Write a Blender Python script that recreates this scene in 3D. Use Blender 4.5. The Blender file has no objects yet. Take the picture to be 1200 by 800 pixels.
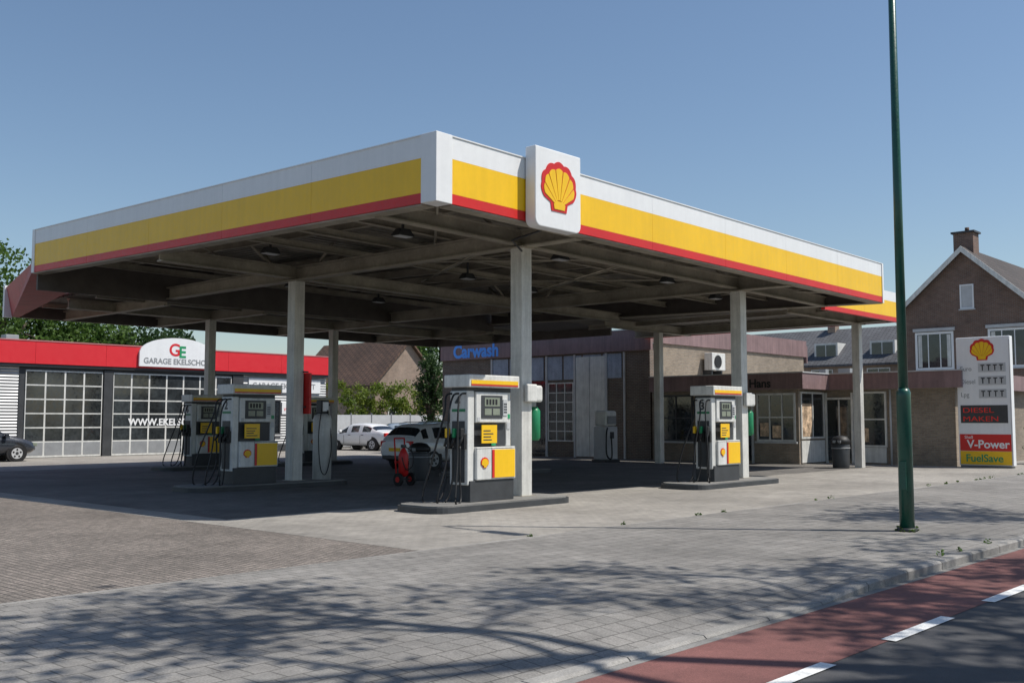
import bpy, bmesh, math, random
import numpy as np
from mathutils import Matrix, Vector
random.seed(7); rng=np.random.default_rng(7)
S=bpy.context.scene
COL=S.collection
# ------------------------------------------------------------------ materials
def nt(name):
    m=bpy.data.materials.new(name); m.use_nodes=True
    n=m.node_tree; b=n.nodes['Principled BSDF']; return m,n,b
def pos(n):
    g=n.nodes.new('ShaderNodeNewGeometry'); return g.outputs['Position']
def noise(n,scale,detail=4,vec=None,rough=.55):
    t=n.nodes.new('ShaderNodeTexNoise'); t.inputs['Scale'].default_value=scale
    t.inputs['Detail'].default_value=detail; t.inputs['Roughness'].default_value=rough
    n.links.new(vec if vec else pos(n),t.inputs['Vector']); return t.outputs['Fac']
def maprange(n,fac,a,b,lo=.3,hi=.7):
    r=n.nodes.new('ShaderNodeMapRange'); r.inputs[1].default_value=lo; r.inputs[2].default_value=hi
    r.inputs[3].default_value=a; r.inputs[4].default_value=b; n.links.new(fac,r.inputs[0]); return r.outputs[0]
def mulcol(n,col,fac):
    m=n.nodes.new('ShaderNodeMix'); m.data_type='RGBA'; m.blend_type='MULTIPLY'; m.inputs[0].default_value=1
    if isinstance(col,tuple): m.inputs[6].default_value=(*col,1)
    else: n.links.new(col,m.inputs[6])
    n.links.new(fac,m.inputs[7]); return m.outputs[2]
def bump(n,b,h,strength=.3,dist=.02):
    k=n.nodes.new('ShaderNodeBump'); k.inputs['Strength'].default_value=strength; k.inputs['Distance'].default_value=dist
    n.links.new(h,k.inputs['Height']); n.links.new(k.outputs[0],b.inputs['Normal'])
def mat(name,col,rough=.6,metal=0,var=.12,scale=2.5,bmp=0,bs=60,coat=0,spec=.5,streak=0):
    m,n,b=nt(name)
    f=noise(n,scale,5); f2=noise(n,scale*9,3)
    c=mulcol(n,col,maprange(n,f,1-var,1+var)); c=mulcol(n,c,maprange(n,f2,1-var*.5,1+var*.5))
    if streak:
        mp=n.nodes.new('ShaderNodeMapping'); mp.inputs['Scale'].default_value=(7,7,.5); n.links.new(pos(n),mp.inputs['Vector'])
        c=mulcol(n,c,maprange(n,noise(n,1,5,mp.outputs[0],.7),1-streak,1,.35,.6))
    n.links.new(c,b.inputs['Base Color'])
    b.inputs['Metallic'].default_value=metal; b.inputs['Coat Weight'].default_value=coat
    b.inputs['Specular IOR Level'].default_value=spec
    n.links.new(maprange(n,f2,max(0,rough-.08),min(1,rough+.1)),b.inputs['Roughness'])
    if bmp: bump(n,b,noise(n,bs,3),bmp,.01)
    return m
def wallvec(n,mode):
    s=n.nodes.new('ShaderNodeSeparateXYZ'); n.links.new(pos(n),s.inputs[0])
    c=n.nodes.new('ShaderNodeCombineXYZ')
    if mode=='v':
        a=n.nodes.new('ShaderNodeMath'); a.operation='ADD'; n.links.new(s.outputs[0],a.inputs[0]); n.links.new(s.outputs[1],a.inputs[1])
        n.links.new(a.outputs[0],c.inputs[0]); n.links.new(s.outputs[2],c.inputs[1])
    elif mode=='h': n.links.new(s.outputs[0],c.inputs[0]); n.links.new(s.outputs[1],c.inputs[1])
    elif mode=='h2': n.links.new(s.outputs[1],c.inputs[0]); n.links.new(s.outputs[0],c.inputs[1])
    return c.outputs[0]
def brick(name,c1,c2,mo,bw,bh,mortar=.012,mode='v',rough=.85,stain=.25,stscale=.4,bmp=.4,fine=30,finev=.15,off=.5,spots=0):
    m,n,b=nt(name); v=wallvec(n,mode)
    t=n.nodes.new('ShaderNodeTexBrick'); n.links.new(v,t.inputs['Vector'])
    t.inputs['Color1'].default_value=(*c1,1); t.inputs['Color2'].default_value=(*c2,1); t.inputs['Mortar'].default_value=(*mo,1)
    t.inputs['Scale'].default_value=1; t.inputs['Mortar Size'].default_value=mortar; t.inputs['Mortar Smooth'].default_value=.3
    t.inputs['Brick Width'].default_value=bw; t.inputs['Row Height'].default_value=bh; t.offset=off
    c=mulcol(n,t.outputs['Color'],maprange(n,noise(n,stscale,6,rough=.65),1-stain,1+stain))
    c=mulcol(n,c,maprange(n,noise(n,fine,3),1-finev,1+finev))
    c=mulcol(n,c,maprange(n,noise(n,stscale*7,6,rough=.75),1-stain*.6,1+stain*.3,.32,.6))
    if spots:  # small dark gum / oil spots
        vo=n.nodes.new('ShaderNodeTexVoronoi'); vo.inputs['Scale'].default_value=2.2; n.links.new(pos(n),vo.inputs['Vector'])
        c=mulcol(n,c,maprange(n,vo.outputs['Distance'],1-spots,1,.05,.13))
    n.links.new(c,b.inputs['Base Color']); b.inputs['Roughness'].default_value=rough
    inv=n.nodes.new('ShaderNodeMath'); inv.operation='SUBTRACT'; inv.inputs[0].default_value=1; n.links.new(t.outputs['Fac'],inv.inputs[1])
    ad=n.nodes.new('ShaderNodeMath'); ad.operation='ADD'; n.links.new(inv.outputs[0],ad.inputs[0]); n.links.new(maprange(n,noise(n,fine,3),0,.5),ad.inputs[1])
    bump(n,b,ad.outputs[0],bmp,.006); return m
def ground(name,col,fine=90,fv=.3,stain=.2,bmp=.5,stscale=.35,rough=.9):
    m,n,b=nt(name)
    c=mulcol(n,col,maprange(n,noise(n,fine,4,rough=.7),1-fv,1+fv))
    c=mulcol(n,c,maprange(n,noise(n,stscale,7,rough=.65),1-stain,1+stain))
    c=mulcol(n,c,maprange(n,noise(n,3.1,5,rough=.7),1-stain*.5,1+stain*.5))
    n.links.new(c,b.inputs['Base Color']); b.inputs['Roughness'].default_value=rough
    bump(n,b,noise(n,fine,4),bmp,.008); return m
def ribbed(name,col,axis,pitch,rough=.5,metal=0,strength=.8):
    m,n,b=nt(name); s=n.nodes.new('ShaderNodeSeparateXYZ'); n.links.new(pos(n),s.inputs[0])
    k=n.nodes.new('ShaderNodeMath'); k.operation='MULTIPLY'; k.inputs[1].default_value=2*math.pi/pitch; n.links.new(s.outputs[axis],k.inputs[0])
    q=n.nodes.new('ShaderNodeMath'); q.operation='SINE'; n.links.new(k.outputs[0],q.inputs[0])
    c=mulcol(n,col,maprange(n,q.outputs[0],.72,1.1,-1,1)); c=mulcol(n,c,maprange(n,noise(n,1.5,4),.88,1.1))
    n.links.new(c,b.inputs['Base Color']); b.inputs['Roughness'].default_value=rough; b.inputs['Metallic'].default_value=metal
    bump(n,b,q.outputs[0],strength,.02); return m
def leafmat(name,c1,c2):
    m,n,b=nt(name)
    f=noise(n,1.3,3); mx=n.nodes.new('ShaderNodeMix'); mx.data_type='RGBA'
    n.links.new(maprange(n,f,0,1,.35,.65),mx.inputs[0]); mx.inputs[6].default_value=(*c1,1); mx.inputs[7].default_value=(*c2,1)
    c=mulcol(n,mx.outputs[2],maprange(n,noise(n,9,2),.65,1.35))
    n.links.new(c,b.inputs['Base Color']); b.inputs['Roughness'].default_value=.6; b.inputs['Specular IOR Level'].default_value=.3
    tr=n.nodes.new('ShaderNodeBsdfTranslucent'); n.links.new(c,tr.inputs[0])
    ms=n.nodes.new('ShaderNodeMixShader'); ms.inputs[0].default_value=.35
    n.links.new(b.outputs[0],ms.inputs[1]); n.links.new(tr.outputs[0],ms.inputs[2]); n.links.new(ms.outputs[0],n.nodes['Material Output'].inputs[0]); return m
def glassmat(name,col=(.02,.025,.03),rough=.04,var=.6,scale=1.2):
    m=mat(name,col,rough,0,var,scale,spec=.8); return m

WHITE=mat('white_panel',(.82,.83,.84),.38,var=.03,scale=1.2,streak=.04)
WHITE2=mat('white_paint',(.70,.70,.67),.5,var=.12,scale=3,streak=.2)
YEL=mat('yellow_panel',(.92,.55,.008),.38,var=.04,scale=1.3,streak=.05)
RED=mat('red_panel',(.62,.018,.016),.4,var=.07,scale=1.4)
REDF=mat('red_facade',(.66,.02,.03),.5,var=.03,scale=.6)
COLM=mat('column_paint',(.66,.65,.61),.5,var=.12,scale=2.2,streak=.25)
STEEL=mat('steel_beam',(.31,.28,.225),.55,var=.25,scale=1.5)
TRIM=mat('brown_trim',(.10,.085,.075),.6,var=.2)
CAP=mat('roof_cap',(.3,.3,.3),.7)
BLACK=mat('black_rubber',(.012,.012,.013),.55,var=.3)
DARK=mat('dark_grey',(.045,.048,.052),.5,var=.2)
GREY=mat('mid_grey',(.26,.27,.28),.5,var=.12)
LGREY=mat('light_grey',(.5,.51,.52),.5,var=.1)
GREEN=mat('green_paint',(.006,.075,.05),.35,var=.2,scale=4,coat=.3)
GREENB=mat('green_plastic',(.01,.20,.08),.4)
BLUE=mat('blue_sign',(.08,.36,1.0),.4,var=.04)
LCD=mat('lcd_panel',(.22,.25,.2),.2)
GLASS=glassmat('window_glass')
GLASS2=glassmat('door_glass',(.03,.035,.038),.08,.6,.8)
PINKB=mat('brown_pink_fascia',(.25,.165,.165),.6,var=.15,scale=1.2,streak=.25)
PAPER=mat('poster_paper',(.55,.4,.27),.6,var=.7,scale=5)
CONC=ground('island_concrete',(.20,.195,.185),70,.2,.3)
LED=mat('red_led',(.8,.03,.02),.4)
GRN=mat('logo_green',(.02,.3,.12),.4)
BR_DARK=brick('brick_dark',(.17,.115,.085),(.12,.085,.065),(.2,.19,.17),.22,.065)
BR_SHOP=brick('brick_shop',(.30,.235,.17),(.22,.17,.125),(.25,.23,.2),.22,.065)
BR_HOUSE=brick('brick_house_wall',(.19,.10,.07),(.13,.07,.05),(.2,.18,.16),.22,.065)
BR_FAR=brick('brick_far',(.3,.2,.14),(.24,.16,.11),(.3,.27,.24),.22,.065)
TILE=brick('roof_tiles',(.07,.055,.05),(.05,.042,.04),(.02,.018,.018),.25,.3,.02,'h')
TILEB=brick('roof_tiles_brown',(.13,.075,.05),(.10,.06,.042),(.03,.02,.018),.25,.3,.02,'h')
TILEG=brick('roof_tiles_grey',(.12,.125,.135),(.10,.10,.11),(.04,.04,.04),.25,.3,.02,'h')
CORR=ribbed('corrugated_cladding',(.42,.43,.44),2,.13,.45,.3)
TRUNK=mat('bark',(.09,.07,.055),.9,var=.35,scale=6,bmp=.8,bs=25)
LEAF=leafmat('leaf_green',(.045,.10,.018),(.10,.17,.03))
LEAFD=leafmat('leaf_dark',(.025,.06,.018),(.05,.095,.025))
LEAFY=leafmat('leaf_hedge',(.10,.16,.02),(.19,.23,.03))

# ------------------------------------------------------------------ builder
def frame(o,facing):
    if facing=='-X': x,y,z=(0,-1,0),(0,0,1),(-1,0,0)
    elif facing=='-Y': x,y,z=(1,0,0),(0,0,1),(0,-1,0)
    elif facing=='+X': x,y,z=(0,1,0),(0,0,1),(1,0,0)
    elif facing=='+Y': x,y,z=(-1,0,0),(0,0,1),(0,1,0)
    M=Matrix.Identity(4)
    for i in range(3): M[i][0]=x[i];M[i][1]=y[i];M[i][2]=z[i];M[i][3]=o[i]
    return M
class G:
    def __init__(s,name,M=None,single=False):
        s.name=name; s.M=M or Matrix.Identity(4); s.o=[]
    def mesh(s,part,m,V,F,smooth=False,bevel=0,Fm=None,warp=None,mats=None,mi=None):
        MM=s.M@Fm if Fm else s.M
        V=[MM@Vector(v) for v in V]
        if warp: V=[warp(v) for v in V]
        me=bpy.data.meshes.new(part); me.from_pydata([tuple(v) for v in V],[],F)
        for k in (mats or [m]): me.materials.append(k)
        if mi: me.polygons.foreach_set('material_index',mi)
        bm=bmesh.new(); bm.from_mesh(me); bmesh.ops.recalc_face_normals(bm,faces=bm.faces); bm.to_mesh(me); bm.free()
        if smooth: me.polygons.foreach_set('use_smooth',[True]*len(me.polygons))
        ob=bpy.data.objects.new(part,me); COL.objects.link(ob); s.o.append(ob)
        if bevel:
            b=ob.modifiers.new('b','BEVEL'); b.width=bevel; b.segments=3; b.limit_method='ANGLE'; b.angle_limit=.6
        return ob
    def box(s,part,m,bx,bevel=0,Fm=None,warp=None):
        if not isinstance(bx,list): bx=[bx]
        V=[];F=[]
        for x0,y0,z0,x1,y1,z1 in bx:
            k=len(V); V+=[(x0,y0,z0),(x1,y0,z0),(x1,y1,z0),(x0,y1,z0),(x0,y0,z1),(x1,y0,z1),(x1,y1,z1),(x0,y1,z1)]
            F+=[(k,k+3,k+2,k+1),(k+4,k+5,k+6,k+7),(k,k+1,k+5,k+4),(k+1,k+2,k+6,k+5),(k+2,k+3,k+7,k+6),(k+3,k,k+4,k+7)]
        return s.mesh(part,m,V,F,bevel=bevel,Fm=Fm,warp=warp)
    def tube(s,part,m,pts,r,n=10,Fm=None,caps=True,smooth=True):
        pts=[Vector(p) for p in pts]; V=[];F=[]
        if not isinstance(r,(list,tuple)): r=[r]*len(pts)
        up=None
        for i,p in enumerate(pts):
            d=(pts[min(i+1,len(pts)-1)]-pts[max(i-1,0)]).normalized()
            if up is None: up=Vector((0,0,1)) if abs(d.z)<.9 else Vector((1,0,0))
            a=d.cross(up)
            if a.length<.05: up=Vector((.3,1,.2)); a=d.cross(up)
            a.normalize(); b=d.cross(a).normalized()
            for k in range(n):
                t=2*math.pi*k/n; V.append(p+(a*math.cos(t)+b*math.sin(t))*r[i])
        for i in range(len(pts)-1):
            for k in range(n):
                F.append((i*n+k,i*n+(k+1)%n,(i+1)*n+(k+1)%n,(i+1)*n+k))
        if caps: F.append(tuple(range(n))[::-1]); F.append(tuple((len(pts)-1)*n+k for k in range(n)))
        ob=s.mesh(part,m,V,F,smooth=smooth,Fm=Fm)
        if smooth:
            for p in ob.data.polygons:
                if len(p.vertices)>4: p.use_smooth=False
        return ob
    def poly(s,part,m,P,z0,z1,Fm=None,bevel=0):
        n=len(P); V=[(x,y,z0) for x,y in P]+[(x,y,z1) for x,y in P]
        F=[tuple(range(n))[::-1],tuple(range(n,2*n))]+[(i,(i+1)%n,n+(i+1)%n,n+i) for i in range(n)]
        return s.mesh(part,m,V,F,Fm=Fm,bevel=bevel)
    def text(s,part,m,txt,Fm,x,y,z,size,align='LEFT',ext=.004,sx=1,bold=.0):
        c=bpy.data.curves.new(part,'FONT'); c.body=txt; c.size=size; c.align_x=align; c.extrude=ext; c.offset=bold
        c.materials.append(m); ob=bpy.data.objects.new(part,c); COL.objects.link(ob)
        ob.matrix_world=s.M@Fm@Matrix.Translation((x,y,z))@Matrix.Diagonal((sx,1,1,1)); s.o.append(ob); return ob
    def done(s):
        bpy.context.view_layer.update()
        P=[o.matrix_world@Vector(c) for o in s.o for c in o.bound_box]
        lo=[min(p[i] for p in P) for i in range(3)]; hi=[max(p[i] for p in P) for i in range(3)]
        e=bpy.data.objects.new(s.name,None); COL.objects.link(e)
        e.location=((lo[0]+hi[0])/2,(lo[1]+hi[1])/2,lo[2]); e.empty_display_size=.3
        bpy.context.view_layer.update(); inv=e.matrix_world.inverted()
        for o in s.o: o.parent=e; o.matrix_parent_inverse=inv
        return e
def window(g,part,F,x,y,w,h,nx=1,ny=1,fm=None,gl=None,t=.07,sill=True,bar=.05):
    fm=fm or WHITE2; gl=gl or GLASS
    g.box(part+'_glass',gl,(x,y,-.05,x+w,y+h,.012),Fm=F)
    b=[(x-t/2,y-t/2,-.02,x+w+t/2,y+t/2,.05),(x-t/2,y+h-t/2,-.02,x+w+t/2,y+h+t/2,.05),(x-t/2,y+t/2,-.02,x+t/2,y+h-t/2,.05),(x+w-t/2,y+t/2,-.02,x+w+t/2,y+h-t/2,.05)]
    for i in range(1,nx): b.append((x+w*i/nx-bar/2,y+t/2,-.02,x+w*i/nx+bar/2,y+h-t/2,.042))
    for j in range(1,ny): b.append((x+t/2,y+h*j/ny-bar/2,-.02,x+w-t/2,y+h*j/ny+bar/2,.038))
    g.box(part+'_frame',fm,b,Fm=F)
    if sill: g.box(part+'_sill',LGREY,(x-.1,y-t/2-.07,-.02,x+w+.1,y-t/2-.002,.1),Fm=F)
def shell_logo(g,part,F,cx,cy,sz,z):
    O=(0,-.40)
    def R(th):
        dx,dy=math.sin(th),math.cos(th); ox,oy=O[0],O[1]
        rx,ry=.5,.45
        A=(dx/rx)**2+(dy/ry)**2; B=2*(oy*dy/ry**2); C=(oy/ry)**2-1
        return (-B+math.sqrt(B*B-4*A*C))/(2*A)
    T=math.radians(68); N=7; out=[]
    for i in range(N):
        for k in range(6):
            th=-T+2*T*(i+k/6)/N; r=R(th)*(1+.05*math.sin(math.pi*k/6))
            out.append((O[0]+r*math.sin(th),O[1]+r*math.cos(th)))
    r=R(T); out.append((r*math.sin(T),O[1]+r*math.cos(T)))
    out+=[(.25,-.31),(.22,-.47),(-.22,-.47),(-.25,-.31)]
    tr=lambda P:[(cx+px*sz,cy+py*sz) for px,py in P]
    g.poly(part+'_red',RED,tr(out),z,z+.012,Fm=F)
    V=[];Fc=[]
    for i in range(N):
        a0=-T*.90+2*T*.90*i/N; a1=-T*.90+2*T*.90*(i+1)/N; gp=.017
        pts=[]
        for k in range(7):
            th=a0+gp+(a1-a0-2*gp)*k/6; rr=R(th)*.86*(1+.04*math.sin(math.pi*k/6))
            pts.append((rr*math.sin(th),O[1]+rr*math.cos(th)))
        r0=.15
        pts+=[(r0*math.sin(a1-gp*1.5),O[1]+r0*math.cos(a1-gp*1.5)),(r0*math.sin(a0+gp*1.5),O[1]+r0*math.cos(a0+gp*1.5))]
        pts=tr(pts); k0=len(V); V+=[(p[0],p[1],z+.012) for p in pts]+[(p[0],p[1],z+.02) for p in pts]; n=len(pts)
        Fc.append(tuple(k0+n+j for j in range(n))); Fc+=[(k0+j,k0+(j+1)%n,k0+n+(j+1)%n,k0+n+j) for j in range(n)]
    pts=tr([(-.15,-.43),(.15,-.43),(.17,-.33),(.08,-.27),(-.08,-.27),(-.17,-.33)]); k0=len(V)
    V+=[(p[0],p[1],z+.021) for p in pts]; Fc.append(tuple(k0+j for j in range(6)))
    g.mesh(part+'_ribs',YEL,V,Fc,Fm=F)

# ------------------------------------------------------------------ ground
PAVE=brick('sidewalk_pavers',(.225,.213,.198),(.185,.177,.165),(.105,.10,.092),.21,.21,.008,'h',.9,.3,.5,.45,60,.22,spots=.35)
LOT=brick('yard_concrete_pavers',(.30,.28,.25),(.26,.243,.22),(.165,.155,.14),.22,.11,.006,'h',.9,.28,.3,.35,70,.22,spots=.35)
LOTD=brick('shade_darkened_pavers',(.15,.14,.13),(.125,.118,.108),(.07,.066,.06),.22,.11,.006,'h',.85,.35,.45,.35,70,.2,spots=.4)  # canopy shade painted into the paver colour, along with some oil staining
COB=brick('brown_cobbles',(.24,.205,.18),(.155,.135,.118),(.09,.08,.07),.10,.085,.012,'h2',.95,.28,.5,.8,45,.45)
ASPH=ground('asphalt',(.062,.062,.065),110,.35,.25)
REDA=ground('red_asphalt',(.165,.068,.06),110,.35,.28)
DIRT=ground('far_ground',(.13,.14,.08),8,.3,.3)
KERB=ground('kerb_concrete',(.24,.23,.215),60,.25,.35)
PAINT=ground('road_paint',(.72,.72,.70),40,.2,.16)
def sheet(name,m,x0,y0,x1,y1,z,thick=None):
    me=bpy.data.meshes.new(name)
    if thick:
        V=[(x0,y0,z-thick),(x1,y0,z-thick),(x1,y1,z-thick),(x0,y1,z-thick),(x0,y0,z),(x1,y0,z),(x1,y1,z),(x0,y1,z)]
        F=[(4,5,6,7),(0,1,5,4),(1,2,6,5),(2,3,7,6),(3,0,4,7)]
    else: V=[(x0,y0,z),(x1,y0,z),(x1,y1,z),(x0,y1,z)];F=[(0,1,2,3)]
    me.from_pydata(V,[],F); me.materials.append(m); o=bpy.data.objects.new(name,me); COL.objects.link(o); return o
sheet('ground',DIRT,-900,-900,1200,1200,-.115)
sheet('road',ASPH,-150,-4.2,300,4.36,-.1)
sheet('cycle_lane',REDA,-150,3.3,300,4.28,-.096)
sheet('cycle_lane',REDA,-150,-4.1,300,-3.1,-.096)
sheet('pavement',PAVE,-150,-9,300,-4.35,0,.11)
sheet('yard_pavement',LOT,8.63,9.4,140,130,0,.11)
sheet('cobbled_yard',COB,-80,9.4,8.62,130,0,.11)
sheet('forecourt',LOTD,9.2,14.7,34.4,33.5,.004)  # darkened sheet laid where the canopy shadow falls, to deepen it
def topz(x):
    if x<9.0: return -.075
    if x<10.2: return -.075+.075*(x-9)/1.2
    return 0
xs=[-150,-60,-20,0,4,8,9,9.3,9.6,9.9,10.2,12,16,30,60,140,300]
V=[];F=[]
for x in xs:
    V+=[(x,4.50,topz(x)),(x,5.1,topz(x)*.15),(x,5.3,0),(x,9.4,0)]
for i in range(len(xs)-1):
    for k in range(3): F.append((i*4+k,(i+1)*4+k,(i+1)*4+k+1,i*4+k+1))
me=bpy.data.meshes.new('sidewalk'); me.from_pydata(V,[],F); me.materials.append(PAVE); COL.objects.link(bpy.data.objects.new('sidewalk',me))
g=G('kerb'); V=[];F=[]; x=-40
while x<110:
    x2=x+.985; k=len(V); a,b=topz(x)+.006,topz(x2)+.006
    V+=[(x,4.36,-.11),(x2,4.36,-.11),(x2,4.36,b-.02),(x,4.36,a-.02),(x,4.385,a),(x2,4.385,b),(x2,4.5,b),(x,4.5,a),(x,4.5,-.11),(x2,4.5,-.11)]
    F+=[(k,k+1,k+2,k+3),(k+3,k+2,k+5,k+4),(k+4,k+5,k+6,k+7),(k+7,k+6,k+9,k+8),(k,k+3,k+4,k+7,k+8),(k+1,k+9,k+6,k+5,k+2)]
    x+=1
g.mesh('kerb_stones',KERB,V,F); g.box('gutter',CONC,(-40,4.28,-.112,110,4.358,-.093)); g.box('border_band',KERB,[(-40,9.36,-.05,140,9.44,.004)]); g.done()
V=[];F=[]
for k in range(-12,50):
    x0=7.9+2.3*k; n=len(V); V+=[(x0,3.24,-.091),(x0+1.27,3.24,-.091),(x0+1.27,3.36,-.091),(x0,3.36,-.091)]; F.append((n,n+1,n+2,n+3))
    n=len(V); V+=[(x0,-3.1,-.091),(x0+1.27,-3.1,-.091),(x0+1.27,-2.98,-.091),(x0,-2.98,-.091)]; F.append((n,n+1,n+2,n+3))
me=bpy.data.meshes.new('lane_markings'); me.from_pydata(V,[],F); me.materials.append(PAINT); COL.objects.link(bpy.data.objects.new('lane_markings',me))

# ------------------------------------------------------------------ canopy
X0,X1,Y0,Y1=11.1,28.6,11.82,27.2
SX,SY=-.0095,.022
def w(v): return Vector((v.x,v.y,v.z+SX*(v.x-X0)+SY*(v.y-Y0)))
def wb(v): return Vector((v.x,v.y,v.z+SX*(v.x-X0)+.004*(v.y-Y0)))
ZB=5.1; FH=1.11
g=G('station_canopy')
def strips(part,face,a0,a1,c,zb,fh,warp,th=.12):
    st=[('red',RED,0,.15,0),('yellow',YEL,.15,.67,.0),('white',WHITE,.67,1.0,.0)]
    n=max(1,round((a1-a0)/3.0))
    for nm,m,f0,f1,pr in st:
        bx=[]
        for i in range(n):
            s0=a0+(a1-a0)*i/n+.003; s1=a0+(a1-a0)*(i+1)/n-.003
            z0=zb+fh*f0+.001; z1=zb+fh*f1-.001
            if face=='-X': bx.append((c-pr,s0,z0,c+th,s1,z1))
            elif face=='+X': bx.append((c-th,s0,z0,c+pr,s1,z1))
            elif face=='-Y': bx.append((s0,c-pr,z0,s1,c+th,z1))
            else: bx.append((s0,c-th,z0,s1,c+pr,z1))
        g.box(part+'_'+nm,m,bx,warp=warp)
strips('fascia_left','-X',Y0+.34,Y1-.15,X0,ZB,FH,w)
strips('fascia_front','-Y',X0+.34,X1-.08,Y0,ZB,FH,w)
strips('fascia_end','+X',Y0+.15,Y1-.15,X1,ZB,FH,w)
g.box('corner_cover',WHITE,(X0-.03,Y0-.03,ZB-.01,X0+.335,Y0+.335,ZB+FH+.02),.01,warp=w)
g.box('end_covers',WHITE,[(X0-.02,Y1-.15,ZB-.01,X0+.15,Y1,ZB+FH+.01),(X1-.08,Y0-.02,ZB-.01,X1+.01,Y0+.14,ZB+FH+.01)],warp=w)
g.box('coping',WHITE,[(X0-.015,Y0+.34,ZB+FH,X0+.2,Y1,ZB+FH+.02),(X0+.34,Y0-.015,ZB+FH,X1,Y0+.2,ZB+FH+.02)],warp=w)
g.box('fascia_back_frame',TRIM,[(X0+.125,Y0+.2,ZB+.004,X0+.2,Y1-.1,ZB+FH-.1),(X0+.2,Y0+.125,ZB+.004,X1-.2,Y0+.2,ZB+FH-.1),(X1-.2,Y0+.125,ZB+.004,X1-.125,Y1-.1,ZB+FH-.1)],warp=w)
g.box('fascia_return',STEEL,[(X0+.02,Y0+.36,ZB-.03,X0+.30,Y1-.02,ZB-.004),(X0+.36,Y0+.02,ZB-.03,X1-.3,Y0+.30,ZB-.004),(X1-.3,Y0+.02,ZB-.03,X1-.02,Y1-.02,ZB-.004)],warp=w)
g.box('rear_closing_panel',TRIM,[(X0+.15,Y1-.02,5.0,X1,Y1+.06,6.25)])
DECKM=mat('deck_metal',(.20,.18,.15),.5,var=.25,scale=1.2)
def deck(part,x0,x1,y0,y1,z,warp,pitch=.28,h=.05):
    V=[];F=[]; y=y0; prof=[(0,0),(.35,0),(.5,1),(.85,1)]
    ys=[]
    while y<y1:
        for a,b in prof: ys.append((y+a*pitch,z+b*h))
        y+=pitch
    for yy,zz in ys: V+=[(x0,min(yy,y1),zz),(x1,min(yy,y1),zz)]
    for i in range(len(ys)-1): F.append((2*i,2*i+1,2*i+3,2*i+2))
    g.mesh(part,DECKM,V,F,warp=warp)
deck('deck',X0+.2,X1-.13,Y0+.2,Y1-.03,ZB+.62,w)
g.box('roof_top',CAP,(X0+.2,Y0+.2,ZB+.7,X1-.13,Y1-.03,ZB+.8),warp=w)
def ib(axis,c,a0,a1,zt,h,wd,tf=.03,tw=.03):
    z0=zt-h
    if axis=='x': return [(a0,c-wd/2,z0,a1,c+wd/2,z0+tf),(a0,c-tw/2,z0+tf,a1,c+tw/2,zt-tf),(a0,c-wd/2,zt-tf,a1,c+wd/2,zt)]
    return [(c-wd/2,a0,z0,c+wd/2,a1,z0+tf),(c-tw/2,a0,z0+tf,c+tw/2,a1,zt-tf),(c-wd/2,a0,zt-tf,c+wd/2,a1,zt)]
CX=[15.0,23.4]; CY=[13.5,21.0]
bx=[]
for x in CX: bx+=ib('y',x,Y0+.22,Y1-.05,ZB+.28,.34,.24)
g.box('main_girders',STEEL,bx,warp=wb)
bx=[]
for y in CY: bx+=ib('x',y,X0+.22,X1-.22,ZB+.275,.30,.2)
g.box('cross_girders',STEEL,bx,warp=wb)
bx=[]
for x in [11.9,13.4,16.4,17.8,19.2,20.6,22.0,24.9,26.2,27.6]: bx+=ib('y',x,Y0+.22,Y1-.1,ZB+.6,.2,.1,.015,.015)
g.box('purlins',STEEL,bx,warp=w)
bx=[]
for y in [15.4,17.2,19.1,22.8,24.5,26.2]: bx+=ib('x',y,X0+.22,X1-.22,ZB+.40,.16,.12,.015,.015)
g.box('secondary_beams',STEEL,bx,warp=w)
for i,(p,q) in enumerate([((15,13.5),(19.2,21)),((19.2,13.5),(15,21)),((19.2,21),(23.4,13.5)),((23.4,21),(19.2,13.5)),((11.5,12.2),(15,16)),((11.5,20),(15,23.4)),((23.4,16),(28,12.3))]):
    g.tube('wind_brace',STEEL,[w(Vector((*p,ZB+.22))),w(Vector((*q,ZB+.22)))],.03,6)
for x,y in [(15,13.5),(23.4,13.5),(15,21),(23.4,21)]:
    for dx,dy in ((.9,0),(-.9,0),(0,.9),(0,-.9)):
        g.tube('knee_stub',STEEL,[wb(Vector((x+dx*.9,y+dy*.9,ZB+.25))),w(Vector((x+dx*1.6,y+dy*1.6,ZB+.58)))],.035,6)
g.tube('drain_pipe',LGREY,[(15.26,21.1,.15),(15.26,21.1,4.95)],.05,8)
g.tube('conduit',DARK,[(14.4,12.2,5.18),(14.4,13.2,5.05),(14.8,13.3,4.9)],.02,6)
g.tube('conduit',DARK,[(15.2,13.7,.5),(15.2,13.7,4.9)],.02,6)
cols=[(15.0,13.5),(23.4,13.5),(15.0,21.0),(23.4,21.0)]
for x,y in cols:
    zt=wb(Vector((x,y,ZB-.06))).z
    g.box('column',COLM,(x-.15,y-.15,.1,x+.15,y+.15,zt),.012)
    g.box('column_plate',STEEL,[(x-.22,y-.22,zt-.025,x+.22,y+.22,zt-.002),(x-.2,y-.2,.1,x+.2,y+.2,.14)])
for x,y,zt in [(18.3,30.4,4.95),(23.4,30.4,4.95),(31.9,21.8,4.85),(33.5,14.8,4.85)]:
    g.box('column',COLM,(x-.13,y-.13,0,x+.13,y+.13,zt),.01)
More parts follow.
